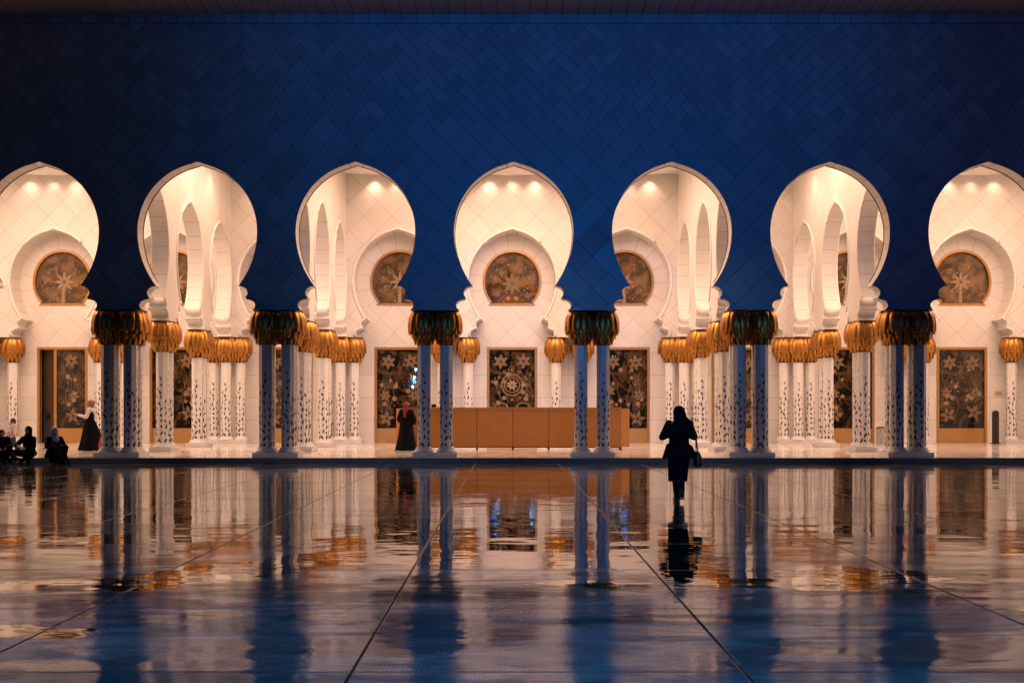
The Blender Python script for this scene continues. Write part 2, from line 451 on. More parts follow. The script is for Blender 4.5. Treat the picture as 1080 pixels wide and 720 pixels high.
# front arcade wall
bays = list(range(-4, 5))
bm = bmesh.new()
pts = dedupe(arched_outline(-23, 23, [k * P for k in bays], PZ, TOP + .5))
prism(bm, pts, lambda u, v, d: (u, FY + d, v), .55, 0, 1, lambda i: pts[i][1] < 9 and abs(pts[i][0]) < 20.8)
facade = build('arcade_wall', bm, [M['facade'], M['soffit']])
tag(facade, 'tall blue lit tiled marble wall pierced by a row of keyhole arches', 'wall')
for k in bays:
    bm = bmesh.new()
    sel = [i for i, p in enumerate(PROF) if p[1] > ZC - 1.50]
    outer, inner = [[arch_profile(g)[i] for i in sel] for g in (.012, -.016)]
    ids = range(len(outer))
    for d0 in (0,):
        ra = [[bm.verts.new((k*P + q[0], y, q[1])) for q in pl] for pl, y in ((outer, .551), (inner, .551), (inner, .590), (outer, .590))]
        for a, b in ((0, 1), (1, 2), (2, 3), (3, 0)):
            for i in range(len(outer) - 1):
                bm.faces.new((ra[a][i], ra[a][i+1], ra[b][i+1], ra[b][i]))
    build('arch_shadow_line', bm, M['bronze'], facade, (0, FY, 0))  # dark strip stands in for the shadow line at the arch's back edge
bm = bmesh.new()   # cove: the eaves lean out over the courtyard
prism(bm, [(FY - .002, TOP), (FY - .02, TOP + .5), (34.2, TOP + .9), (33.6, TOP + .9), (33.6, TOP + .25), (34.2, TOP + .10)],
      lambda u, v, d: (-23 + d, u, v), 46)
build('cornice', bm, M['cornice'], facade)

# ceiling
bm = bmesh.new()
box(bm, -23, 23, FY + .56, BY + .6, CEIL, CEIL + .3)
for k in range(-4, 5):
    for q, (w, dz) in enumerate(((2.05, .05), (1.75, .09), (.9, .06))):
        lathe(bm, [(w, CEIL - dz), (w - .02, CEIL - dz - .01), (w - .12, CEIL - dz - .01), (w - .14, CEIL - dz), (w - .14, CEIL + .01), (w, CEIL + .01)], 40, (k*P, 48.45))
tag(build('ceiling', bm, M['plaster']), 'white plaster arcade ceiling with moulded roundels', 'ceiling', kind='structure')

# walls of arches running back
def cross_wall(x, label):
    bm = bmesh.new()
    cs = [ROW[i] + P / 2 for i in range(3)]
    # wall from the front wall to the row by the back wall
    y0, y1 = FY + .552, 50.44
    pts = [(y0, CEIL - .002), (y0, ZS)]
    for c in cs: pts += [(c + a, b) for a, b in PROF]
    pts += [(y1, ZS), (y1, CEIL - .002)]
    pts = dedupe(pts); keep = []
    for p in pts: keep.append((min(max(p[0], y0), y1), p[1]))
    pts = dedupe(keep)
    prism(bm, pts, lambda u, v, d: (x - .25 + d, u, v), .5, 0, 1, lambda i: pts[i][1] < 9)
    w = build('arch_wall', bm, [M['wall_y'], M['soffit']])
    tag(w, label, 'wall', 'walls of arches running back into the arcade')
    for c in cs:
        for s in (-1, 1):
            bm = bmesh.new()
            pl = [(x + s * .262, c + a, b) for a, b in arch_profile(.045)]
            pl = [(q[0], min(q[1], y1 - .05), q[2]) for q in pl]
            sweep(bm, pl, .038, 6)
            build('arch_moulding', bm, M['plaster'], w, smooth=True)
    return w
cross_wall(-1.5 * P, 'cream arched wall running back on the right of the second arch from the left')
cross_wall(-2.5 * P, 'cream arched wall running back on the left of the second arch from the left')
cross_wall(1.5 * P, 'cream arched wall running back on the left of the second arch from the right')
cross_wall(2.5 * P, 'cream arched wall running back on the right of the second arch from the right')

# blind arcade in front of the back wall
bm = bmesh.new()
pts = dedupe(arched_outline(-23, 23, [k * P for k in bays], ZS, CEIL - .002))
prism(bm, pts, lambda u, v, d: (u, 50.45 + d, v), .99, 0, 1, lambda i: pts[i][1] < 9)
blind = build('blind_arcade', bm, [M['wall_x'], M['soffit']])
tag(blind, 'cream diamond tiled wall of keyhole arches framing the doors and half round windows', 'wall')
for k in bays:
    bm = bmesh.new()
    sweep(bm, [(k*P + a, 50.435, b) for a, b in arch_profile(.05)], .05, 6)
    build('arch_moulding', bm, M['plaster'], blind, smooth=True)

# back wall with doors and lunette windows
DW, DT = 1.035, 4.10
WB, WM = 5.82, 6.77
def lunette(grow=0.0):
    right = []
    for i in range(9):
        a = -R(50) + R(50) * i / 8
        right.append(((1.215 + grow) * math.cos(a), WM + (1.24 + grow) * math.sin(a)))
    s = (WB - grow - WM)
    right = [(x, max(z, WB - grow)) for x, z in right]
    right[0] = (.98 + grow, WB - grow)
    for i in range(1, 17):
        a = R(90) * i / 16
        right.append(((1.215 + grow) * math.cos(a) ** .93, WM + (1.33 + grow) * math.sin(a)))
    right[-1] = (0, right[-1][1])
    return [(-x, z) for x, z in right] + [(x, z) for x, z in reversed(right[:-1])]
LUN = lunette()
bm = bmesh.new()
low = [(-23, WB), (-23, PZ)]
for k in bays: low += [(k*P - DW, PZ), (k*P - DW, DT), (k*P + DW, DT), (k*P + DW, PZ)]
low += [(23, PZ), (23, WB)]
prism(bm, low, lambda u, v, d: (u, BY + d, v), .5)
up = [(-23, CEIL - .002), (-23, WB)]
for k in bays: up += [(k*P + x, z) for x, z in LUN]
up += [(23, WB), (23, CEIL - .002)]
prism(bm, dedupe(up), lambda u, v, d: (u, BY + d, v), .5)
back = build('back_wall', bm, M['back'])
tag(back, 'cream marble back wall with etched glass doors below half round windows', 'wall')

def petal(L, w, k=7):
    """half outline of a pointed petal along +v"""
    r = [(w * math.sin(math.pi * (i / k) ** .75) , L * i / k) for i in range(k + 1)]
    return r + [(-a, b) for a, b in reversed(r[1:-1])]
def flower(bm, cx, cz, y, L, w, n=6, rot=0.0, mi=0, r0=.12, t=.004):
    for i in range(n):
        a = rot + 2 * math.pi * i / n
        ca, sa = math.cos(a), math.sin(a)
        pts = [(cx + (v + r0*L)*ca - u*sa, cz + (v + r0*L)*sa + u*ca) for u, v in petal(L, w)]
        va = [bm.verts.new((p[0], y, p[1])) for p in pts]
        mid = bm.verts.new((cx + (r0*L + .35*L)*ca, y - t, cz + (r0*L + .35*L)*sa))
        for j in range(len(va)):
            bm.faces.new((va[j], va[(j+1) % len(va)], mid)).material_index = mi
def ring_frame(bm, outer, inner, y0, y1, closed=False):
    rs = [[bm.verts.new((a, y, b)) for a, b in pl] for pl, y in ((outer, y0), (inner, y0), (inner, y1), (outer, y1))]
    n = len(outer); m = n if closed else n - 1
    for a, b in ((0, 1), (1, 2), (2, 3), (3, 0)):
        for i in range(m):
            bm.faces.new((rs[a][i], rs[a][(i+1) % n], rs[b][(i+1) % n], rs[b][i]))
    if not closed:
        for i in (0, n-1): bm.faces.new([r[i] for r in rs])

def arc_band(bm, cx, cz, y, r0, r1, a0, a1, n=28, mi=0):
    pr = None
    for i in range(n + 1):
        a = a0 + (a1 - a0) * i / n
        cur = (bm.verts.new((cx + r0*math.cos(a), y, cz + r0*math.sin(a))), bm.verts.new((cx + r1*math.cos(a), y, cz + r1*math.sin(a))))
        if pr: bm.faces.new((pr[0], pr[1], cur[1], cur[0])).material_index = mi
        pr = cur
def make_door(parent, seed, kind=''):
    bm = bmesh.new()
    o_ = [(-DW, PZ), (-DW, DT), (DW, DT), (DW, PZ)]; i_ = [(-DW + .10, PZ), (-DW + .10, DT - .10), (DW - .10, DT - .10), (DW - .10, PZ)]
    ring_frame(bm, o_, i_, -.03, .16)
    if kind == 'ajar':
        box(bm, -.36, -.24, .0, .12, PZ, DT - .10, .006)
    d = build('door', bm, M['brass'], parent)
    x0 = -.24 if kind == 'ajar' else -DW + .10
    bm = bmesh.new(); box(bm, x0, DW - .10, .07, .10, PZ + .56, DT - .10)
    build('glass_pane', bm, M['glass'], d)
    bm = bmesh.new(); box(bm, x0, DW - .10, .03, .11, PZ, PZ + .56, .008)
    box(bm, x0, DW - .10, .02, .09, PZ + .555, PZ + .60, .004)
    build('kick_plate', bm, M['kick'], d)
    if kind == 'ajar':
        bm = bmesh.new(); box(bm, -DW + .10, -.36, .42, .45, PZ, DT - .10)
        build('dark_opening', bm, M['bronze'], d)  # dark sheet stands in for the unlit gap of the doorway
    bm = bmesh.new()
    q = random.Random(seed)
    sides = (1,) if kind == 'ajar' else (-1, 1)
    cx = .33 if kind == 'ajar' else 0
    for s in sides:
        f = lambda a: (cx + (a - .45) * .8 if kind == 'ajar' else s * a)
        flower(bm, f(.47), 3.50 + q.uniform(-.06, .06), .066, .29, .075, 6, R(90) + q.uniform(-.3, .3), 0)
        flower(bm, f(.55), 1.22 + q.uniform(-.1, .2), .066, .30, .075, 5, q.uniform(0, 6), 0)
        if kind != 'medallion': flower(bm, f(.60), 2.30 + q.uniform(-.2, .2), .066, .22, .06, 6, q.uniform(0, 6), 0)
        for k_ in range(5):
            L = q.uniform(.07, .12); flower(bm, f(q.uniform(.12, .8)), q.uniform(1.6, 3.2), .064, L, L*.24, 6, R(90) + q.uniform(-.4, .4), 1)
        for k_ in range(10):
            L = q.uniform(.02, .045); flower(bm, f(q.uniform(.05, .85)), q.uniform(.85, 3.85), .066, L, L*.3, 5, q.uniform(0, 6), 1)
        # trailing stems
        for k_ in range(3):
            a0, b0 = q.uniform(.15, .8), q.uniform(.9, 1.5); pr = None
            for t_ in range(14):
                xx = f(min(.9, max(.04, a0 + .08 * math.sin(t_ * .7 + k_)))); zz = b0 + t_ * .13
                cur = (bm.verts.new((xx - .008, .067, zz)), bm.verts.new((xx + .008, .067, zz)))
                if pr: bm.faces.new((pr[0], pr[1], cur[1], cur[0]))
                pr = cur
    if kind == 'medallion':
        arc_band(bm, 0, 2.55, .066, .40, .47, 0, math.pi * 2, 40)
        arc_band(bm, 0, 2.55, .066, .30, .325, 0, math.pi * 2, 36, 1)
        flower(bm, 0, 2.55, .066, .22, .05, 8, R(22), 1)
        for k_ in range(12):
            a = k_ * math.pi / 6; flower(bm, .62*math.cos(a), 2.55 + .62*math.sin(a), .065, .08, .022, 5, a, 0)
        for s in (-1, 1): arc_band(bm, s*.45, 1.5, .066, .28, .34, R(20), R(160), 16)
    build('etched_flowers', bm, [M['etched'], M['etched_pale']], d)
    return d
def make_window(parent, seed, kind=''):
    bm = bmesh.new()
    ring_frame(bm, lunette(-.001), lunette(-.09), -.03, .20, True)
    w = build('window', bm, M['brass'], parent)
    bm = bmesh.new()
    prism(bm, dedupe(lunette(-.088)), lambda u, v, d: (u, .12 + d, v), .03)
    build('glass_pane', bm, M['lunette'], w)
    bm = bmesh.new(); q = random.Random(seed)
    if kind == 'medallion':        # dark dome shape and a wide star
        arc_band(bm, 0, 5.60, .113, .72, .90, R(28), R(152), 30, 2)
        arc_band(bm, 0, 5.55, .114, .40, .72, R(30), R(150), 26, 3)
        flower(bm, 0, 6.72, .112, .42, .085, 8, R(90), 0, .1)
        for s in (-1, 1): flower(bm, s*.16, 6.12, .110, .09, .026, 6, R(90), 1)
    else:
        flower(bm, q.uniform(-.08, .08), 6.80, .112, .40, .06, 8, R(90), 1, .12)
        va = [bm.verts.new(p) for p in ((-.09, .114, 5.93), (.07, .114, 5.93), (.03, .114, 6.6), (-.03, .114, 6.6))]; bm.faces.new(va).material_index = 1
    for s in (-1, 1):
        flower(bm, s*q.uniform(.5, .7), q.uniform(6.2, 6.6), .112, .15, .036, 6, q.uniform(0, 6), 0)
        flower(bm, s*q.uniform(.3, .5), q.uniform(7.1, 7.4), .112, .13, .03, 6, q.uniform(0, 6), 0)
        for j in range(26):
            a, b = q.uniform(.08, .9), q.uniform(5.95, 7.6)
            if (a/1.05)**2 + ((b-6.75)/1.1)**2 < .8:
                L = q.uniform(.015, .055); flower(bm, s*a, b, .111, L, L*.3, 5, q.uniform(0, 6), 1 if q.random() < .5 else 0)
    build('etched_flower', bm, [M['etched'], M['etched_pale'], M['bronze'], M['gold_dark']], w)
    return w
for k in bays:
    kind = 'medallion' if k == 0 else ('ajar' if k == -4 else '')
    d = make_door(back, 10 + k, kind); d.location = (k*P, BY, 0)
    w = make_window(back, 30 + k, kind); w.location = (k*P, BY, 0)

# end walls
for s, side in ((-1, 'left'), (1, 'right')):
    bm = bmesh.new(); box(bm, s*22.6, s*23, FY + .56, BY - 1.002, PZ, CEIL - .004)
    tag(build('end_wall', bm, M['wall_y']), 'plain cream wall closing the far %s end of the arcade' % side, 'wall')

# ------------------------------------------------------------------ columns
CB, CT = 3.46 - PZ, ZS - PZ      # capital bottom / top above the platform
def shaft_mesh():
    bm = bmesh.new(); lathe(bm, [(.205, .27), (.205, CB + .03)], 8, ph=R(22.5))
    me = bpy.data.meshes.new('shaft'); bmesh.ops.recalc_face_normals(bm, faces=bm.faces)
    bm.to_mesh(me); bm.free(); me.materials.append(M['marble']); return me
def inlay_mesh(seed):
    q = random.Random(seed); bm = bmesh.new()
    ap = .205 * math.cos(R(22.5)) + .003
    for k in range(8):
        a = R(45) * k; n = Vector((math.cos(a), math.sin(a), 0)); u = Vector((-math.sin(a), math.cos(a), 0))
        top = (2.75, 2.05, 2.45, 1.80)[k % 4] + q.uniform(-.12, .12)
        z = .36; side = 1 if k % 2 else -1; ph = q.uniform(0, 6)
        cx = lambda zz: .016 * math.sin(zz * 4.5 + ph)
        pr = None
        zz = .33
        while zz < top:        # stem
            c = n * ap + u * cx(zz) + Vector((0, 0, zz))
            cur = (bm.verts.new(c - u * .004), bm.verts.new(c + u * .004))
            if pr: bm.faces.new((pr[0], pr[1], cur[1], cur[0]))
            pr = cur; zz += .09
        while z < top:
            s = (.75 + .35 * q.random()) * (1.25 - .35 * z / top)
            kind = q.random()
            c = n * (ap + .001) + u * (cx(z) + side * .020) + Vector((0, 0, z))
            L, W = .066 * s, .030 * s
            tilt = side * q.uniform(.1, .7)
            if kind < .25: L, W = .036 * s, .036 * s; c -= u * side * .02
            vs = []
            for j in range(8):
                b = R(45) * j; du, dv = W * math.cos(b), L * math.sin(b) * (1 if abs(math.sin(b)) < .9 else 1.25)
                vs.append(bm.verts.new(c + u * (du * math.cos(tilt) + dv * math.sin(tilt)) + Vector((0, 0, dv * math.cos(tilt) - du * math.sin(tilt)))))
            bm.faces.new(vs); side = -side
            z += q.uniform(.16, .26)
    me = bpy.data.meshes.new('inlay'); bmesh.ops.recalc_face_normals(bm, faces=bm.faces)
    bm.to_mesh(me); bm.free(); me.materials.append(M['inlay']); return me
def base_mesh():
    bm = bmesh.new()
    lathe(bm, [(.285, .14), (.295, .165), (.295, .19), (.275, .215), (.245, .225), (.245, .24), (.255, .25), (.25, .27), (.215, .285)], 16, ph=R(11.25))
    me = bpy.data.meshes.new('base'); bmesh.ops.recalc_face_normals(bm, faces=bm.faces)
    bm.to_mesh(me); bm.free(); me.materials.append(M['marble']); return me
def capital_mesh():
    bm = bmesh.new(); q = random.Random(11); H = CT - CB
    def leaf(a, path, w, mi=0):
        K = len(path) - 1; rows = []
        for i, (r, z) in enumerate(path):
            t = i / K
            wd = w * (1.0 if t < .55 else max(0.0, math.cos((t - .55) / .45 * 1.5708)) ** .75) * (.75 + .25 * min(1, t * 3))
            row = []
            for s_ in (-1, -.6, 0, .6, 1):
                rr = r + .050 * (1 - s_ * s_) - (.022 if s_ == 0 else 0)
                ang = a + s_ * max(wd, .003) / r
                row.append(bm.verts.new((rr * math.cos(ang), rr * math.sin(ang), CB + z * H)))
            rows.append(row)
        for A, B in zip(rows, rows[1:]):
            for j in range(4): bm.faces.new((A[j], A[j+1], B[j+1], B[j])).material_index = mi
    low_ = [(.25, .50), (.285, .40), (.30, .28), (.285, .15), (.262, .05), (.255, -.01)]
    mid_ = [(.28, .74), (.345, .62), (.375, .48), (.37, .34), (.345, .22), (.335, .16)]
    top_ = [(.27, .985), (.36, .93), (.425, .80), (.455, .64), (.462, .50), (.455, .40), (.462, .34)]
    for (n, path, w, off) in ((10, low_, .082, 0), (10, mid_, .105, .5), (11, top_, .128, 0), (11, [(r_ - .035, z_ - .05) for r_, z_ in top_], .10, .5)):
        for i in range(n):
            a = 2 * math.pi * (i + off) / n + q.uniform(-.06, .06)
            k_ = q.uniform(.96, 1.04); dz = q.uniform(-.03, .03)
            leaf(a, [(r_ * (1 + (k_ - 1) * i2 / 6), z_ + dz * i2 / 6) for i2, (r_, z_) in enumerate(path)], w)
    lathe(bm, [(.215, CB - .02), (.225, CB + .03), (.21, CB + .05), (.235, CB + .35*H), (.27, CB + .75*H), (.29, CT - .04), (.36, CT - .03), (.36, CT - .002)], 20, mi=1)  # dark core; its top disc draws the shadow line above the leaves
    me = bpy.data.meshes.new('capital'); bmesh.ops.recalc_face_normals(bm, faces=bm.faces)
    bm.to_mesh(me); bm.free(); me.materials.append(M['gold']); me.materials.append(M['gold_dark'])
    for f in me.polygons: f.use_smooth = True
    return me
SH, BA, CA = shaft_mesh(), base_mesh(), capital_mesh()
IN = [inlay_mesh(s) for s in range(5)]
def plinth_mesh(hx, hy):
    bm = bmesh.new(); box(bm, -hx, hx, -hy, hy, .0005, .14, .012)
    me = bpy.data.meshes.new('plinth'); bm.to_mesh(me); bm.free(); me.materials.append(M['plinth']); return me
LAY = {'front4': ([(-.33, -.22), (.33, -.22), (-.33, .22), (.33, .22)], .67, .56),
       'front2': ([(-.33, 0), (.33, 0)], .66, .36),
       'depth2': ([(0, -.30), (0, .30)], .36, .64),
       'wall2': ([(-.53, 0), (.53, 0)], .86, .33),
       'wall3': ([(-.53, 0), (0, -.22), (.53, 0)], .86, .46)}
PLM = {k: plinth_mesh(v[1], v[2]) for k, v in LAY.items()}
ci = 0
def cluster(kind, x, y, label, group):
    global ci
    t = empty('column_cluster', (x, y, PZ)); tag(t, label, 'column', group)
    link('plinth', PLM[kind], t)
    for (a, b) in LAY[kind][0]:
        s = link('shaft', SH, t, (a, b, 0)); link('base', BA, s)
        link('inlay', IN[ci % 5], s); ci += 1
        c = link('capital', CA, t, (a, b, 0)); c.rotation_euler.z = rnd.uniform(0, 6.28)
    return t
G1 = 'blue grey columns along the courtyard edge'
front = {-3.5: ('front2', 'pair of columns with dark capitals just outside the left edge'),
         -2.5: ('front4', 'leftmost shaded column cluster beside the woman in the flared black dress'),
         -1.5: ('front4', 'shaded column cluster second from the left on the courtyard edge'),
         -.5: ('front2', 'slim pair of shaded columns in front of the left end of the wooden counter'),
         .5: ('front2', 'slim pair of shaded columns in front of the right end of the wooden counter'),
         1.5: ('front4', 'shaded column cluster just right of the walking woman in black'),
         2.5: ('front4', 'rightmost shaded column cluster, beside the steel bin'),
         3.5: ('front2', 'pair of columns with dark capitals just outside the right edge')}
for k, (kd, lab) in front.items(): cluster(kd, k*P, ROW[0], lab, G1)
G2 = 'bright columns inside the arcade'
for k, w in ((-2.5, 'left side of the second arch from the left'), (-1.5, 'left side of the third arch from the left'),
             (1.5, 'right side of the third arch from the right'), (2.5, 'right side of the second arch from the right')):
    cluster('depth2', k*P, ROW[1], 'nearest bright columns of the inner row, %s' % w, G2)
    cluster('depth2', k*P, ROW[2], 'second bright columns of the inner row, %s' % w, G2)
G3 = 'gold topped columns against the back wall'
for k, kd, lab in ((-4.5, 'wall2', 'gold topped wall columns at the far left edge behind the seated people'),
                   (-3.5, 'wall2', 'gold topped wall columns mostly hidden behind the leftmost shaded cluster'),
                   (-2.5, 'wall3', 'gold topped wall columns ending the inner row in the second arch from the left'),
                   (-1.5, 'wall3', 'gold topped wall columns ending the inner row in the third arch from the left'),
                   (-.5, 'wall2', 'gold topped wall columns behind the left part of the wooden counter'),
                   (.5, 'wall2', 'gold topped wall columns behind the right part of the wooden counter'),
                   (1.5, 'wall3', 'gold topped wall columns ending the inner row in the third arch from the right'),
                   (2.5, 'wall3', 'gold topped wall columns ending the inner row in the second arch from the right'),
                   (3.5, 'wall2', 'gold topped wall columns mostly hidden behind the rightmost shaded cluster'),
                   (4.5, 'wall2', 'gold topped wall columns at the far right edge beside the black post')):
    cluster(kd, k*P, 50.80, lab, G3)

# ------------------------------------------------------------------ counter
CY = 42.8
ct = empty('counter', (0, CY, PZ)); tag(ct, 'long golden wood counter of six panels with flower emblems', 'counter')
PWD = 1.236
for i in range(6):
    x0 = -3 * PWD + i * PWD
    bm = bmesh.new(); box(bm, x0 + .008, x0 + PWD - .008, 0, .05, .10, 1.42, .006)
    p = build('panel', bm, M['wood'], ct)
    bm = bmesh.new()
    flower(bm, x0 + PWD/2, .68, -.004, .055, .024, 6, R(90), 0, 1.5, .014)
    flower(bm, x0 + PWD/2, .68, -.004, .030, .012, 6, R(60), 0, 1.2, .010)
    build('flower_emblem', bm, M['gold'], p)
for s in (-1, 1):
    bm = bmesh.new()
    mt = Matrix.Translation((s*3*PWD, 0, 0)) @ Matrix.Rotation(s * R(62), 4, 'Z')
    a, b = (.01, .75) if s > 0 else (-.75, -.01)
    box(bm, a, b, 0, .05, .10, 1.42, .006, mat=mt)
    build('wing_panel', bm, M['wood'], ct)
bm = bmesh.new(); box(bm, -3*PWD - .03, 3*PWD + .03, -.03, .55, 1.422, 1.46, .008)
build('top', bm, M['wood'], ct)
for i in range(7):
    x = -3*PWD + i*PWD
    for y in (.06, .45):
        bm = bmesh.new(); box(bm, x - .03, x + .03, y, y + .05, 0.001, 1.415 if y > .1 else .2)
        build('leg', bm, M['black'], ct)
bm = bmesh.new(); box(bm, -3*PWD, 3*PWD, .055, .085, .07, .13); build('rail', bm, M['black'], ct)
def small_box(name, x, y, z, w, d, h, mat, label, cat, extra=None):
    t = empty(name, (x, y, z)); tag(t, label, cat)
    bm = bmesh.new(); box(bm, -w/2, w/2, -d/2, d/2, 0.001, h, min(w, d, h) * .15); build('casing', bm, mat, t)
    if extra: extra(t)
    return t
def scr(t):
    bm = bmesh.new(); box(bm, -.05, .05, -.072, -.064, .03, .09); build('screen', bm, M['glass'], t)
small_box('card_reader', -2.72, CY + .12, PZ + 1.46, .16, .12, .11, M['black'], 'small black device standing on the counter near its left end', 'device', scr)

# ------------------------------------------------------------------ posts, bin, plates, drains
def bollard(x, y, label):
    t = empty('post', (x, y, PZ)); tag(t, label, 'post', 'dark round topped posts by the doors')
    bm = bmesh.new()
    prof = [(-.12, .03), (-.12, 1.22)] + [(.12 * math.cos(R(180 - 15*i)), 1.22 + .12 * math.sin(R(15*i))) for i in range(1, 12)] + [(.12, 1.22), (.12, .03)]
    prism(bm, prof, lambda u, v, d: (u, -.06 + d, v), .12); build('body', bm, M['black'], t)
    bm = bmesh.new(); box(bm, -.17, .17, -.13, .13, .001, .03, .006); build('foot', bm, M['black'], t)
    bm = bmesh.new(); box(bm, -.06, .06, -.072, -.061, .95, 1.18, .003); build('reader', bm, M['glass'], t)
X = lambda px, Z: (px - 536) * Z / 1316 - .16
bollard(X(51, 44), 44, 'dark round topped post before the leftmost door, behind the seated people')
bollard(X(1050, 50.2), 50.2, 'dark round topped post on the right of the rightmost door')
t = empty('bin', (X(929, 49), 49, PZ)); tag(t, 'slim brushed steel bin half hidden behind the rightmost shaded columns', 'bin')
bm = bmesh.new(); lathe(bm, [(.17, .001), (.18, .02), (.18, .62), (.17, .64)], 28); build('body', bm, M['steel'], t, smooth=False)
bm = bmesh.new(); lathe(bm, [(.185, .641), (.185, .66), (.12, .70), (.10, .69)], 28); build('lid', bm, M['black'], t)
for (px, side) in ((103, 'right of the leftmost door'), (1053, 'right of the rightmost door')):
    t = empty('wall_plate', (X(px, BY), BY, 2.2)); tag(t, 'small engraved plate on the back wall, %s' % side, 'plate')
    bm = bmesh.new(); box(bm, -.16, .16, -.022, -.001, -.09, .09, .006); build('plate', bm, M['plate'], t)
    bm = bmesh.new()
    for j in range(3): box(bm, -.11, .11 - .05 * (j == 2), -.025, -.0225, .035 - j*.035, .047 - j*.035)
    build('raised_bars', bm, M['brass'], t)
for (px, w) in ((283, 'below the second shaded cluster from the left'), (510, 'left of the middle arch')):
    x = X(px, 36)
    t = empty('drain', (x, 35.93, 0)); tag(t, 'small dark drain at the kerb foot, %s' % w, 'drain')
    bm = bmesh.new(); box(bm, -.16, .16, -.09, .075, .001, .03, .004); build('frame', bm, M['black'], t)
    bm = bmesh.new()
    for j in range(7): box(bm, -.13 + j*.04, -.115 + j*.04, -.07, .055, .031, .036)
    build('grate', bm, M['bronze'], t)
t = empty('bag', (X(110, 41.6), 41.6, PZ)); tag(t, 'small red bag on the floor behind the leftmost shaded columns', 'bag')
bm = bmesh.new(); lathe(bm, [(.10, .001), (.17, .03), (.19, .2), (.15, .42), (.08, .56), (.05, .60)], 18)
for v in bm.verts: v.co.y *= .6; v.co.x += .02 * math.sin(v.co.z * 21); v.co.x *= 1 + .08 * noise.noise(v.co * 6)
build('body', bm, M['red_bag'], t, smooth=True)
bm = bmesh.new(); sweep(bm, [(-.06, 0, .55), (-.07, 0, .68), (0, 0, .76), (.07, 0, .68), (.06, 0, .55)], .012); build('handle', bm, M['red_bag'], t)

# ------------------------------------------------------------------ lamps
WARM = (1.0, .60, .41)
KW = 2.25
def downlight(x, y, power, size=78, aim=None, fixture=True, label=None, blend=1.0):
    L = bpy.data.lights.new('downlight_lamp', 'SPOT'); L.energy = power * KW; L.color = WARM
    L.spot_size = R(size); L.spot_blend = blend; L.shadow_soft_size = .06
    if fixture:
        t = empty('downlight', (x, y, CEIL - .012)); tag(t, label, 'light', 'warm spot lamps set in the arcade ceiling')
        bm = bmesh.new(); lathe(bm, [(.14, .010), (.14, -.02), (.125, -.035), (.105, -.035), (.10, 0), (.10, .010)], 20); build('trim', bm, M['steel'], t)
        bm = bmesh.new(); lathe(bm, [(.10, -.004), (.095, -.008)], 20); build('lens', bm, M['lens'], t)
    o = bpy.data.objects.new('downlight_lamp', L); COL.objects.link(o)
    o.location = (x, y, CEIL - .10)
    d = Vector(aim) - o.location if aim else Vector((0, 0, -1))
    o.rotation_euler = d.to_track_quat('-Z', 'Y').to_euler()
ORD = {-4: 'the far left edge', -3: 'the leftmost window', -2: 'the second arch from the left', -1: 'the third arch from the left', 0: 'the middle arch',
       1: 'the third arch from the right', 2: 'the second arch from the right', 3: 'the rightmost window', 4: 'the far right edge'}
for k in range(-4, 5):
    pw = 1.0 if abs(k) < 3 else .75
    for j, nm in ((-1, 'left'), (0, 'middle'), (1, 'right')):
        if abs(k) in (1, 2) and False: continue
        downlight(k*P + j*.92, 50.17, 32 * pw, 104, (k*P + j*.92, 50.34, 8.2), True, '%s of three spot lamps above %s' % (nm, ORD[k]))
# general light: added area fills without fixtures over each domed and narrow strip
def area(x, y, w, h, power):
    L = bpy.data.lights.new('ceiling_fill_lamp', 'AREA'); L.shape = 'RECTANGLE'; L.size = w; L.size_y = h; L.energy = power * KW; L.color = WARM
    o = bpy.data.objects.new('ceiling_fill_lamp', L); COL.objects.link(o); o.location = (x, y, CEIL - .25)
for x, w, p in ((0, 9, 780), (-2*P, 2.2, 180), (2*P, 2.2, 180), (-3.75*P, 8, 660), (3.75*P, 8, 600)):
    area(x, 43.6, w, 8, p)
for k in (-2.5, -1.5, 1.5, 2.5):
    for y in (40.5, 43.6, 46.8):
        s = 1 if k in (-2.5, 1.5) else -1      # the narrow strip lies on this side
        downlight(k*P + s*.75, y, 60, 85, (k*P + s*.3, y, 4.0), False)

for k in (-2.5, -1.5, 1.5, 2.5):
    for r in range(3):
        for sgn in (-1, 1):
            L = bpy.data.lights.new('arch_uplight', 'SPOT'); L.energy = 22; L.color = WARM; L.spot_size = R(80); L.spot_blend = 1; L.shadow_soft_size = .05
            o = bpy.data.objects.new('arch_uplight', L); COL.objects.link(o)
            c = ROW[r] + P / 2
            o.location = (k*P, c + sgn * 1.0, ZS + .06)
            o.rotation_euler = (Vector((k*P, c + sgn * 1.5, ZS + 3)) - o.location).to_track_quat('-Z', 'Y').to_euler()
# blue night floodlights on masts across the courtyard, behind the camera, plus added fills
def flood(loc, aim, power, col, size, rad=.05):
    L = bpy.data.lights.new('courtyard_flood_or_fill', 'SPOT'); L.energy = power; L.color = col
    L.spot_size = R(size); L.spot_blend = 1.0; L.shadow_soft_size = rad
    o = bpy.data.objects.new('courtyard_flood_or_fill', L); COL.objects.link(o); o.location = loc
    o.rotation_euler = (Vector(aim) - Vector(loc)).to_track_quat('-Z', 'Y').to_euler()
BLUE = (.0, .235, 1.0)
flood((3, -20, 10.0), (1.2, 36.5, 12.5), 12500, BLUE, 27)
flood((-1.5, -20, 9.6), (0, 36.5, 11.0), 1500, BLUE, 46)
flood((11.4, -20, 10.4), (6, 36.5, 11.0), 1800, BLUE, 42)
flood((-9.4, -20, 4.2), (-6, 36.5, 10.0), 900, BLUE, 50)
flood((30.5, 6, 7.0), (13.5, 36.5, 8.0), 1000, (.10, .15, 1.0), 38)
flood((0, -8, 15.0), (0, 7, 0), 20000, (.02, .37, 1.0), 58)  # added unseen blue fill above the camera, tints the paving
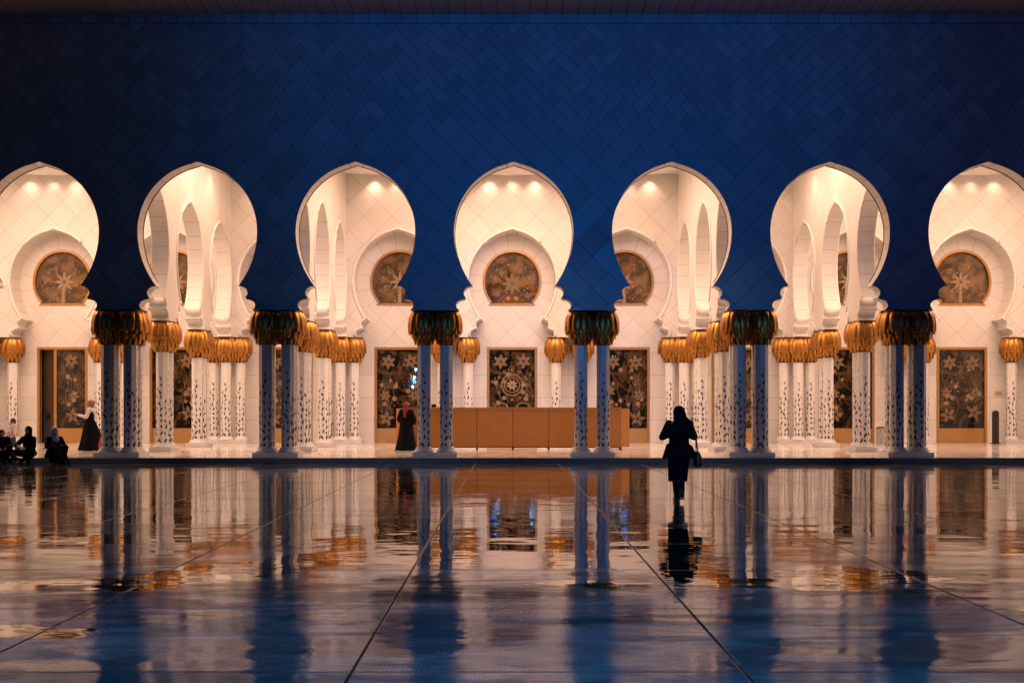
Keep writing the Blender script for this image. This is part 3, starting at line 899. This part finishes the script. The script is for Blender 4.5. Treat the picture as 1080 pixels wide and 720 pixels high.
for fx in (-15, -5, 5, 15):
    flood((fx, -20, 9.0), (fx, 36.5, -2.2), 5600, (.66, .74, 1.0), 12)  # added neutral fill spots, grey the front columns and the paving
for fx, fz in ((2.2, 7.7), (2.5, 8.5), (2.1, 9.2), (.5, 8.2), (-1.2, 8.0), (11.0, 8.0), (11.8, 8.8), (11.4, 9.6), (10.2, 8.2), (-9.5, 4.6), (-9.3, 5.4), (-9.6, 3.7), (-9.0, 10.0)):
    flood((fx, -20.5, fz), (-.16 + (fx + .16) * .417, BY, 2.6), 1000 if fx > -5 else 300, (.26, .62, 1.0), 6, .05)

# ------------------------------------------------------------------ people
class Blob:
    def __init__(s): s.bm = bmesh.new()
    def cap(s, p0, p1, r0, r1, n=14, sx=1.0):
        p0, p1 = Vector(p0), Vector(p1); d = p1 - p0; L = d.length
        if L < 1e-5: return
        q = d.to_track_quat('Z', 'X').to_matrix().to_4x4()
        rings = []
        K = 5
        prof = [(r0 * math.sin(R(90)*i/K), -r0 * math.cos(R(90)*i/K)) for i in range(1, K)] + [(r0, 0), (r1, L)] + \
               [(r1 * math.cos(R(90)*i/K), L + r1 * math.sin(R(90)*i/K)) for i in range(1, K)]
        for r, z in prof:
            rings.append([s.bm.verts.new(p0 + (q @ Vector((r*math.cos(2*math.pi*i/n), r*math.sin(2*math.pi*i/n), z)))) for i in range(n)])
        s._skin(rings, n)
    def ell(s, c, r, rot=None, n=18):
        c = Vector(c); m = rot or Matrix.Identity(3); rings = []
        for i in range(1, 12):
            a = math.pi * i / 12
            rings.append([s.bm.verts.new(c + m @ Vector((r[0]*math.sin(a)*math.cos(2*math.pi*k/n), r[1]*math.sin(a)*math.sin(2*math.pi*k/n), -r[2]*math.cos(a)))) for k in range(n)])
        s._skin(rings, n)
    def loft(s, secs, n=40, folds=0.0, nf=9, seed=0):
        """secs: (z, cx, cy, rx, ry, fold)"""
        rings = []
        for (z, cx, cy, rx, ry, fo) in secs:
            ring = []
            for k in range(n):
                a = 2*math.pi*k/n
                w = 1 + fo * (.6*math.sin(nf*a + seed) + .4*math.sin((nf*2-3)*a + seed*2.1 + z*1.5))
                ring.append(s.bm.verts.new((cx + rx*w*math.cos(a), cy + ry*w*math.sin(a), z)))
            rings.append(ring)
        s._skin(rings, n)
    def _skin(s, rings, n):
        fs = []
        for a, b in zip(rings, rings[1:]):
            for k in range(n): fs.append(s.bm.faces.new((a[k], a[(k+1) % n], b[(k+1) % n], b[k])))
        fs.append(s.bm.faces.new(list(reversed(rings[0])))); fs.append(s.bm.faces.new(rings[-1]))
    def done(s, name, mat, parent, voxel=.012, smooth=4):
        bmesh.ops.recalc_face_normals(s.bm, faces=s.bm.faces)
        me = bpy.data.meshes.new(name + '_raw'); s.bm.to_mesh(me); s.bm.free()
        o = bpy.data.objects.new('tmp', me); COL.objects.link(o)
        md = o.modifiers.new('r', 'REMESH'); md.mode = 'VOXEL'; md.voxel_size = voxel; md.adaptivity = 0
        sm = o.modifiers.new('s', 'SMOOTH'); sm.factor = .5; sm.iterations = smooth
        dg = bpy.context.evaluated_depsgraph_get()
        nm = bpy.data.meshes.new_from_object(o.evaluated_get(dg)); nm.name = name
        bpy.data.objects.remove(o); bpy.data.meshes.remove(me)
        nm.materials.clear(); nm.materials.append(mat)
        for f in nm.polygons: f.use_smooth = True
        return link(name, nm, parent)

def body(t, J, scale=1.0, yaw=0.0, feet=True):
    """one continuous figure; local facing -Y. J: joints"""
    b = Blob(); k = scale; H = Vector(J['head']); m = Matrix.Rotation(yaw, 3, 'Z')
    b.ell(H, (.076*k, .094*k, .112*k))
    b.ell(H + m @ Vector((0, -.025*k, -.055*k)), (.058*k, .066*k, .062*k))          # jaw
    b.cap(H + m @ Vector((0, -.088*k, .012*k)), H + m @ Vector((0, -.110*k, -.020*k)), .010*k, .016*k)   # nose
    b.ell(H + m @ Vector((0, -.088*k, -.055*k)), (.026*k, .014*k, .011*k), m)        # mouth
    for s in (-1, 1): b.ell(H + m @ Vector((s*.078*k, .005*k, -.01*k)), (.012*k, .024*k, .034*k), m)
    C = Vector(J['chest']); Pv = Vector(J['pelvis'])
    b.cap(H + Vector((0, .015*k, -.07*k)), C + Vector((0, .01, .17*k)), .050*k, .055*k)
    b.cap(C + Vector((0, 0, .06*k)), C, .125*k, .135*k); b.cap(C, Pv, .125*k, .135*k)
    for s, sd in ((-1, 'L'), (1, 'R')):
        sh, el, wr = (Vector(J[q + sd]) for q in ('sh', 'el', 'wr'))
        b.cap(C + Vector((0, 0, .1*k)), sh, .085*k, .058*k)
        b.cap(sh, el, .052*k, .040*k); b.cap(el, wr, .040*k, .026*k)
        d = (wr - el).normalized(); sd_ = d.orthogonal().normalized()
        up = d.cross(sd_)
        pc = wr + d * .05*k
        b.cap(wr, wr + d * .08*k, .027*k, .032*k)
        for j, (o_, L_) in enumerate(((-.027, .062), (-.009, .075), (.009, .070), (.027, .055))):
            p0 = wr + d*.08*k + sd_*o_*k
            p1 = p0 + (d*.55*L_ + up*.012) * k; p2 = p1 + (d*.45*L_ + up*.028) * k
            b.cap(p0, p1, .0105*k, .0100*k, 8); b.cap(p1, p2, .0100*k, .0085*k, 8)
        b.cap(wr + d*.03*k + sd_*.025*k, wr + d*.075*k + sd_*.055*k, .012*k, .010*k, 8)
        hp, kn, an = (Vector(J[q + sd]) for q in ('hp', 'kn', 'an'))
        b.cap(Pv, hp, .12*k, .10*k); b.cap(hp, kn, .085*k, .058*k); b.cap(kn, an, .056*k, .036*k)
        if feet:
            td = Vector(J['toe' + sd]); b.cap(an + Vector((0, 0, -.02*k)), td, .036*k, .030*k)
    o = b.done('body', M['skin'], t, .0085, 2)
    for s in (-1, 1):
        bm = bmesh.new(); bmesh.ops.create_uvsphere(bm, u_segments=8, v_segments=6, radius=.011*k)
        e = build('eye', bm, M['eye'], o, H + m @ Vector((s*.032*k, -.083*k, .010*k)), True)
    return o
def shoes(t, J, mat, k=1.0):
    for sd in 'LR':
        b = Blob(); a = Vector(J['an' + sd]); d = Vector(J['toe' + sd]); dirv = (d - a); dirv.z = 0
        dirv = dirv.normalized() if dirv.length > .01 else Vector((0, -1, 0))
        b.cap(a + Vector((0, 0, -.005)), a - dirv*.045*k + Vector((0, 0, -.045*k)), .045*k, .036*k)
        b.cap(a + Vector((0, 0, -.045*k)), d + dirv*.03*k, .040*k, .036*k)
        o = b.done('shoe', mat, t, .009, 2)
def hijab(t, J, mat, yaw=0.0, drape=.26, k=1.0, tail=None, voxel=.010):
    b = Blob(); H = Vector(J['head']); m = Matrix.Rotation(yaw, 3, 'Z'); C = Vector(J['chest'])
    b.ell(H + m @ Vector((0, .030*k, .022*k)), (.104*k, .112*k, .122*k), m)
    b.ell(H + m @ Vector((0, .035*k, -.05*k)), (.098*k, .10*k, .12*k), m)
    b.cap(H + m @ Vector((0, .02, -.10*k)), H + m @ Vector((0, -.005, -.185*k)), .085*k, .115*k)
    b.cap(H + m @ Vector((0, -.06*k, -.145*k)), H + m @ Vector((0, -.06*k, -.20*k)), .055*k, .09*k)
    for s in (-1, 1):
        b.cap(H + m @ Vector((0, .02, -.17*k)), H + m @ Vector((s*.13*k, .02, -.25*k)), .09*k, .065*k)
    b.cap(H + m @ Vector((0, .06*k, -.12*k)), H + m @ Vector((0, .09*k, -.12*k - drape)), .09*k, .085*k)
    if tail:
        for (p0, p1, r0, r1) in tail: b.cap(p0, p1, r0, r1)
    return b.done('headscarf', mat, t, voxel, 4)
STAND = dict(head=(0, 0, 1.50), chest=(0, .01, 1.18), pelvis=(0, .01, .88), shL=(-.165, .01, 1.32), shR=(.165, .01, 1.32),
             elL=(-.24, .03, 1.05), elR=(.24, .03, 1.05), wrL=(-.25, -.06, .84), wrR=(.25, -.06, .84), hpL=(-.085, 0, .84), hpR=(.085, 0, .84),
             knL=(-.09, -.02, .46), knR=(.09, -.02, .46), anL=(-.09, .01, .075), anR=(.09, .01, .075), toeL=(-.10, -.13, .035), toeR=(.10, -.13, .035))

# --- woman walking on the courtyard, seen from behind
def walking_woman():
    Z = 21.27; t = empty('person', (X(716, Z), Z, 0), R(180))
    tag(t, 'woman in black coat and headscarf walking across the wet courtyard, seen from behind', 'person')
    J = dict(STAND); J.update(shL=(-.17, .01, 1.33), shR=(.17, .01, 1.33), elL=(-.275, -.02, 1.10), elR=(.285, -.02, 1.10), wrL=(-.12, -.24, 1.14), wrR=(.14, -.24, 1.12),
             knL=(-.03, -.05, .47), anL=(-.015, .26, .22), toeL=(-.02, .22, .09), knR=(.05, -.09, .46), anR=(.02, -.06, .075), toeR=(.03, -.20, .035))
    body(t, J)
    b = Blob()   # flared jacket
    b.loft([(.745, -.045, .02, .255, .17, .12), (.78, -.04, .02, .245, .17, .11), (.90, -.01, .01, .20, .165, .07), (1.00, 0, .01, .17, .155, .04), (1.12, 0, .012, .17, .162, .01),
            (1.25, 0, .01, .18, .155, 0), (1.33, 0, .01, .15, .12, 0), (1.385, 0, .01, .075, .075, 0)], 44, seed=1)
    for s, sd in ((-1, 'L'), (1, 'R')):
        b.cap(J['sh' + sd], J['el' + sd], .068, .056); b.cap(J['el' + sd], J['wr' + sd], .056, .040)
    b.cap((-.18, .05, .92), (-.285, .05, .755), .055, .035)
    b.cap((.18, .05, .95), (.255, .06, .76), .05, .035)
    b.done('jacket', M['abaya'], t, .010)
    b = Blob()
    b.loft([(.355, .02, .02, .158, .14, .09), (.38, .02, .02, .162, .145, .09), (.55, .01, .01, .175, .15, .06), (.80, 0, .01, .185, .15, .02), (.98, 0, .01, .15, .12, 0)], 44, seed=3)
    b.done('skirt', M['abaya'], t, .011)
    bm = bmesh.new(); lathe(bm, [(.158, .352), (.163, .352), (.166, .370), (.160, .370)], 40)
    for v in bm.verts: v.co.y = v.co.y * .88 + .02; v.co.x += .02
    build('hem_band', bm, M['red_cloth'], t)
    b = Blob()
    for sd in 'LR': b.cap((J['hp' + sd][0]*.6, .02, .6), J['kn' + sd], .09, .072); b.cap(J['kn' + sd], Vector(J['an' + sd]) + Vector((0, 0, -.015)), .068, .052)
    b.done('trousers', M['abaya'], t, .011)
    shoes(t, J, M['leather'], 1.12)
    hijab(t, J, M['abaya'], 0, .18, 1.0, [((-.05, .06, 1.42), (-.14, .06, 1.36), .08, .055), ((-.06, .03, 1.5), (-.11, .04, 1.40), .06, .03)])
    g = empty('bag', (0, 0, 0)); g.location = t.location; g.rotation_euler.z = R(180)
    tag(g, 'black shoulder bag at the right hip of the walking woman', 'bag')
    b = Blob(); b.loft([(.60, -.315, .02, .07, .13, 0), (.62, -.315, .02, .085, .15, 0), (.74, -.31, .02, .08, .145, 0), (.84, -.305, .02, .05, .12, 0), (.86, -.305, .02, .03, .10, 0)], 24)
    b.done('pouch', M['leather'], g, .010)
    bm = bmesh.new(); sweep(bm, [(-.305, -.08, .85), (-.30, -.06, 1.0), (-.275, -.02, 1.2), (-.235, .0, 1.36), (-.20, .03, 1.40), (-.24, .06, 1.30), (-.29, .08, 1.05), (-.305, .11, .85)], .010)
    build('strap', bm, M['leather'], g)
walking_woman()

# --- woman in abaya with dark red scarf, walking away inside the arcade
def scarf_woman():
    Z = 42.1; t = empty('person', (X(428.5, Z), Z, PZ), R(165))
    tag(t, 'woman in long black robe and dark red headscarf walking away beside the wooden counter', 'person')
    J = dict(STAND); J.update(elL=(-.29, .03, 1.07), wrL=(-.22, -.16, .93), elR=(.25, .03, 1.06), wrR=(.20, -.14, .92))
    body(t, J)
    b = Blob()
    b.loft([(.01, 0, .03, .36, .33, .10), (.04, 0, .03, .36, .33, .10), (.3, 0, .02, .31, .28, .08), (.6, 0, .01, .26, .22, .05), (.9, 0, .01, .225, .18, .02), (1.1, 0, .01, .205, .16, 0),
            (1.27, 0, .01, .215, .145, 0), (1.345, 0, .01, .17, .11, 0), (1.39, 0, .01, .09, .08, 0)], 48, seed=2)
    for sd in 'LR': b.cap(J['sh' + sd], J['el' + sd], .085, .08); b.cap(J['el' + sd], J['wr' + sd], .08, .072)
    b.done('robe', M['abaya'], t, .013)
    shoes(t, J, M['leather'])
    hijab(t, J, M['red_cloth'], 0, .22, 1.02)
scarf_woman()

# --- woman in black dress walking left
def dress_woman():
    Z = 42.0; t = empty('person', (X(94.5, Z), Z, PZ), R(-80)); t.scale = (1.05,) * 3
    tag(t, 'woman in flared black dress with pale sleeves and light brown hair, walking left', 'person')
    J = dict(STAND); J.update(elL=(-.25, .02, 1.05), wrL=(-.20, -.14, .86), elR=(.24, -.06, 1.08), wrR=(.16, -.30, 1.14))
    body(t, J)
    b = Blob()
    b.loft([(.015, 0, .10, .36, .46, .10), (.05, 0, .10, .355, .455, .10), (.3, 0, .08, .30, .37, .09), (.6, 0, .05, .24, .28, .06), (.85, 0, .02, .19, .20, .03), (1.02, 0, .01, .155, .135, .0),
            (1.18, 0, .0, .165, .14, 0), (1.30, 0, .0, .155, .115, 0), (1.36, 0, .01, .09, .08, 0)], 48, seed=5)
    b.done('dress', M['abaya'], t, .013)
    b = Blob()
    for sd in 'LR': b.cap(J['sh' + sd], J['el' + sd], .072, .058); b.cap(J['el' + sd], J['wr' + sd], .056, .042)
    b.cap((-.16, .05, 1.33), (.16, .05, 1.33), .065, .065); b.cap((-.12, .10, 1.30), (.12, .10, 1.30), .06, .06); b.cap((-.14, .10, 1.26), (-.18, .12, 1.08), .06, .05)
    b.done('sleeves', M['white_cloth'], t, .011)
    b = Blob(); H = Vector(J['head'])
    b.ell(H + Vector((0, .030, .035)), (.098, .105, .105)); b.ell(H + Vector((0, .085, .0)), (.09, .075, .11)); b.ell(H + Vector((0, .13, .06)), (.06, .055, .055)); b.cap(H + Vector((0, .08, -.04)), H + Vector((0, .09, -.17)), .075, .04)
    q = random.Random(2)
    for i in range(26):
        a, e = q.uniform(0, 6.28), q.uniform(-.3, 1.4)
        v = Vector((math.cos(a)*math.cos(e), math.sin(a)*math.cos(e), math.sin(e)))
        if v.y > -.25: b.ell(H + Vector((0, .04, .02)) + Vector((v.x*.095, v.y*.11, v.z*.105)), (.024, .024, .024), None, 8)
    b.done('hair', M['hair_light'], t, .009, 2)
    shoes(t, J, M['leather'])
    g = empty('phone'); g.location = t.location; g.rotation_euler = t.rotation_euler; g.scale = t.scale
    tag(g, 'bright phone held up in the hand of the woman in the flared dress', 'phone')
    bm = bmesh.new(); box(bm, .105, .175, -.405, -.395, 1.10, 1.24, .004); build('case', bm, M['white_cloth'], g)
    bm = bmesh.new(); box(bm, .11, .17, -.3945, -.392, 1.11, 1.23); build('screen', bm, M['glass'], g)
dress_woman()

# --- child standing behind the seated group
def child():
    Z = 39.6; t = empty('person', (X(13.5, Z), Z, PZ), R(-60))
    tag(t, 'small child in white shirt and dark trousers standing behind the seated people', 'person')
    k = .70
    J = {a: tuple(q * .68 for q in v) for a, v in STAND.items()}
    J['head'] = (0, 0, 1.01); J['knL'] = (-.07, -.10, .31); J['anL'] = (-.08, -.12, .05); J['toeL'] = (-.08, -.22, .025)
    J['knR'] = (.07, .03, .31); J['anR'] = (.07, .14, .06); J['toeR'] = (.07, .05, .025)
    J['wrL'] = (-.16, -.17, .64); J['wrR'] = (.17, -.14, .60)
    body(t, J, .80)
    b = Blob()
    b.loft([(.50, 0, 0, .13, .105, .03), (.54, 0, 0, .135, .105, .03), (.70, 0, 0, .12, .095, .01), (.85, 0, 0, .13, .09, 0), (.91, 0, 0, .10, .075, 0), (.935, 0, 0, .055, .055, 0)], 32)
    for sd in 'LR': b.cap(J['sh' + sd], J['el' + sd], .055, .050)
    b.done('shirt', M['white_cloth'], t, .010)
    b = Blob(); b.cap((0, 0, .55), (0, 0, .60), .115, .11)
    for sd in 'LR': b.cap(J['hp' + sd], J['kn' + sd], .078, .062); b.cap(J['kn' + sd], Vector(J['an' + sd]) + Vector((0, 0, .02)), .060, .050)
    b.done('trousers', M['denim'], t, .010)
    b = Blob(); H = Vector(J['head']); b.ell(H + Vector((0, .012, .03)), (.072, .085, .078)); b.ell(H + Vector((0, .04, -.01)), (.068, .06, .075))
    b.done('hair', M['hair_dark'], t, .008, 2)
    shoes(t, J, M['shoe'], .7)
child()

# --- people seated on the kerb
def seated(px, rz, label, Jx, scarf=None, hair=None, coat='abaya', shoe='leather', yaw=0.0, ydep=36.22, headrot=None):
    t = empty('person', (X(px, ydep), ydep, PZ), rz); tag(t, label, 'person', 'people sitting on the kerb')
    J = dict(head=(0, -.10, .73), chest=(0, -.04, .40), pelvis=(0, .02, .12), shL=(-.165, -.05, .54), shR=(.165, -.05, .54), elL=(-.25, -.16, .33), elR=(.25, -.16, .33),
             wrL=(-.12, -.32, .28), wrR=(.12, -.32, .28), hpL=(-.09, -.02, .11), hpR=(.09, -.02, .11), knL=(-.20, -.40, .30), knR=(.20, -.40, .30),
             anL=(-.10, -.52, -.08), anR=(.10, -.52, -.08), toeL=(-.12, -.66, -.122), toeR=(.12, -.66, -.122))
    J.update(Jx); body(t, J, 1.0, yaw)
    b = Blob(); C = Vector(J['chest']); Pv = Vector(J['pelvis'])
    b.cap(Pv + Vector((0, .02, .02)), C, .165, .165); b.cap(C, C + Vector((0, -.01, .10)), .165, .14)
    b.ell(Pv + Vector((0, 0, 0)), (.21, .19, .125))
    for sd in 'LR':
        b.cap(C + Vector((0, 0, .10)), J['sh' + sd], .115, .085); b.cap(J['sh' + sd], J['el' + sd], .080, .066); b.cap(J['el' + sd], J['wr' + sd], .066, .050)
        b.cap(J['hp' + sd], J['kn' + sd], .115, .085); b.cap(J['kn' + sd], Vector(J['an' + sd]) + Vector((0, 0, .03)), .085, .062)
    b.cap(Vector(J['hpL']) + Vector((0, -.1, .02)), Vector(J['hpR']) + Vector((0, -.1, .02)), .10, .10)
    b.done('garment', M[coat], t, .012)
    shoes(t, J, M[shoe], .9)
    if scarf:
        hijab(t, J, M[scarf], yaw, .26 if scarf == 'lavender' else .16, 1.12 if scarf == 'lavender' else 1.0)
    if hair:
        b = Blob(); H = Vector(J['head']); m = Matrix.Rotation(yaw, 3, 'Z')
        b.ell(H + m @ Vector((0, .018, .032)), (.090, .104, .098)); b.ell(H + m @ Vector((0, .055, -.01)), (.085, .07, .10))
        b.done('hair', M[hair], t, .009, 2)
    return t, J
seated(1.5, R(25), 'person in dark clothes seated on the kerb at the very left edge', dict(head=(0, -.08, .70)), hair='hair_dark', coat='dark_cloth')
p6, J6 = seated(31, R(-12), 'person in black with black headscarf sitting on the kerb looking at a pale sheet',
       dict(head=(.02, -.10, .78), elL=(-.32, -.14, .36), knL=(-.42, -.34, .17), anL=(-.10, -.52, -.06), toeL=(.02, -.60, -.115), knR=(.34, -.36, .20), anR=(.12, -.46, -.07), toeR=(.24, -.58, -.118)), scarf='abaya', shoe='shoe')
g = empty('sheet'); g.location = p6.location; g.rotation_euler = p6.rotation_euler
tag(g, 'pale folded sheet held by the seated person in the black headscarf', 'paper')
bm = bmesh.new(); v = [bm.verts.new(q) for q in ((-.15, -.40, .40), (-.02, -.43, .36), (.12, -.40, .30), (.10, -.36, .20), (-.03, -.38, .26), (-.16, -.36, .32))]
bm.faces.new((v[0], v[1], v[4], v[5])); bm.faces.new((v[1], v[2], v[3], v[4]))
bmesh.ops.solidify(bm, geom=list(bm.faces), thickness=.004)
build('page', bm, M['paper'], g)
p7, J7 = seated(57, R(38), 'person in black with pale lavender headscarf seated sideways on the kerb', dict(head=(0, -.06, .74)), scarf='lavender', ydep=36.2)
b = Blob()
b.loft([(-.13, 0, -.42, .25, .20, .10), (-.08, 0, -.42, .26, .21, .10), (.05, 0, -.34, .26, .25, .07), (.18, 0, -.28, .24, .22, .03), (.27, 0, -.26, .18, .13, 0), (.31, 0, -.25, .09, .07, 0)], 40, seed=4)
for s_ in (-1, 1): b.cap((s_*.08, -.04, .36), (s_*.12, -.32, .24), .13, .13)
b.loft([(.002, 0, -.02, .27, .20, .05), (.10, 0, -.02, .26, .20, .03), (.25, 0, -.03, .21, .17, 0), (.33, 0, -.03, .12, .10, 0)], 40, seed=6)
b.done('robe', M['abaya'], p7, .012)

# ------------------------------------------------------------------ sky, camera
w = bpy.data.worlds.new('World'); sc.world = w; w.use_nodes = True
nt = w.node_tree; bg = nt.nodes['Background']
sky = nt.nodes.new('ShaderNodeTexSky'); sky.sky_type = 'NISHITA'; sky.sun_disc = False
sky.sun_elevation = R(-4); sky.sun_rotation = R(200)
nt.links.new(sky.outputs[0], bg.inputs[0]); bg.inputs[1].default_value = .10

cam = bpy.data.cameras.new('camera'); co = bpy.data.objects.new('camera', cam); COL.objects.link(co)
co.location = (-.16, 0, 1.6); co.rotation_euler = (R(90), 0, 0)
cam.sensor_width = 36; cam.lens = 36 * 1316 / 1080; cam.shift_y = 70 / 1080; cam.shift_x = 4 / 1080
cam.clip_end = 600; cam.clip_start = .05
sc.camera = co
sc.view_settings.view_transform = 'Standard'; sc.view_settings.look = 'None'
sc.view_settings.exposure = 0; sc.view_settings.gamma = 1; sc.view_settings.use_curve_mapping = False
sc.render.engine = 'CYCLES'
sc.cycles.use_denoising = True
sc.cycles.max_bounces = 8; sc.cycles.diffuse_bounces = 4; sc.cycles.glossy_bounces = 4
sc.cycles.blur_glossy = 0.05; sc.cycles.sample_clamp_indirect = 16; sc.cycles.caustics_reflective = False; sc.cycles.caustics_refractive = False
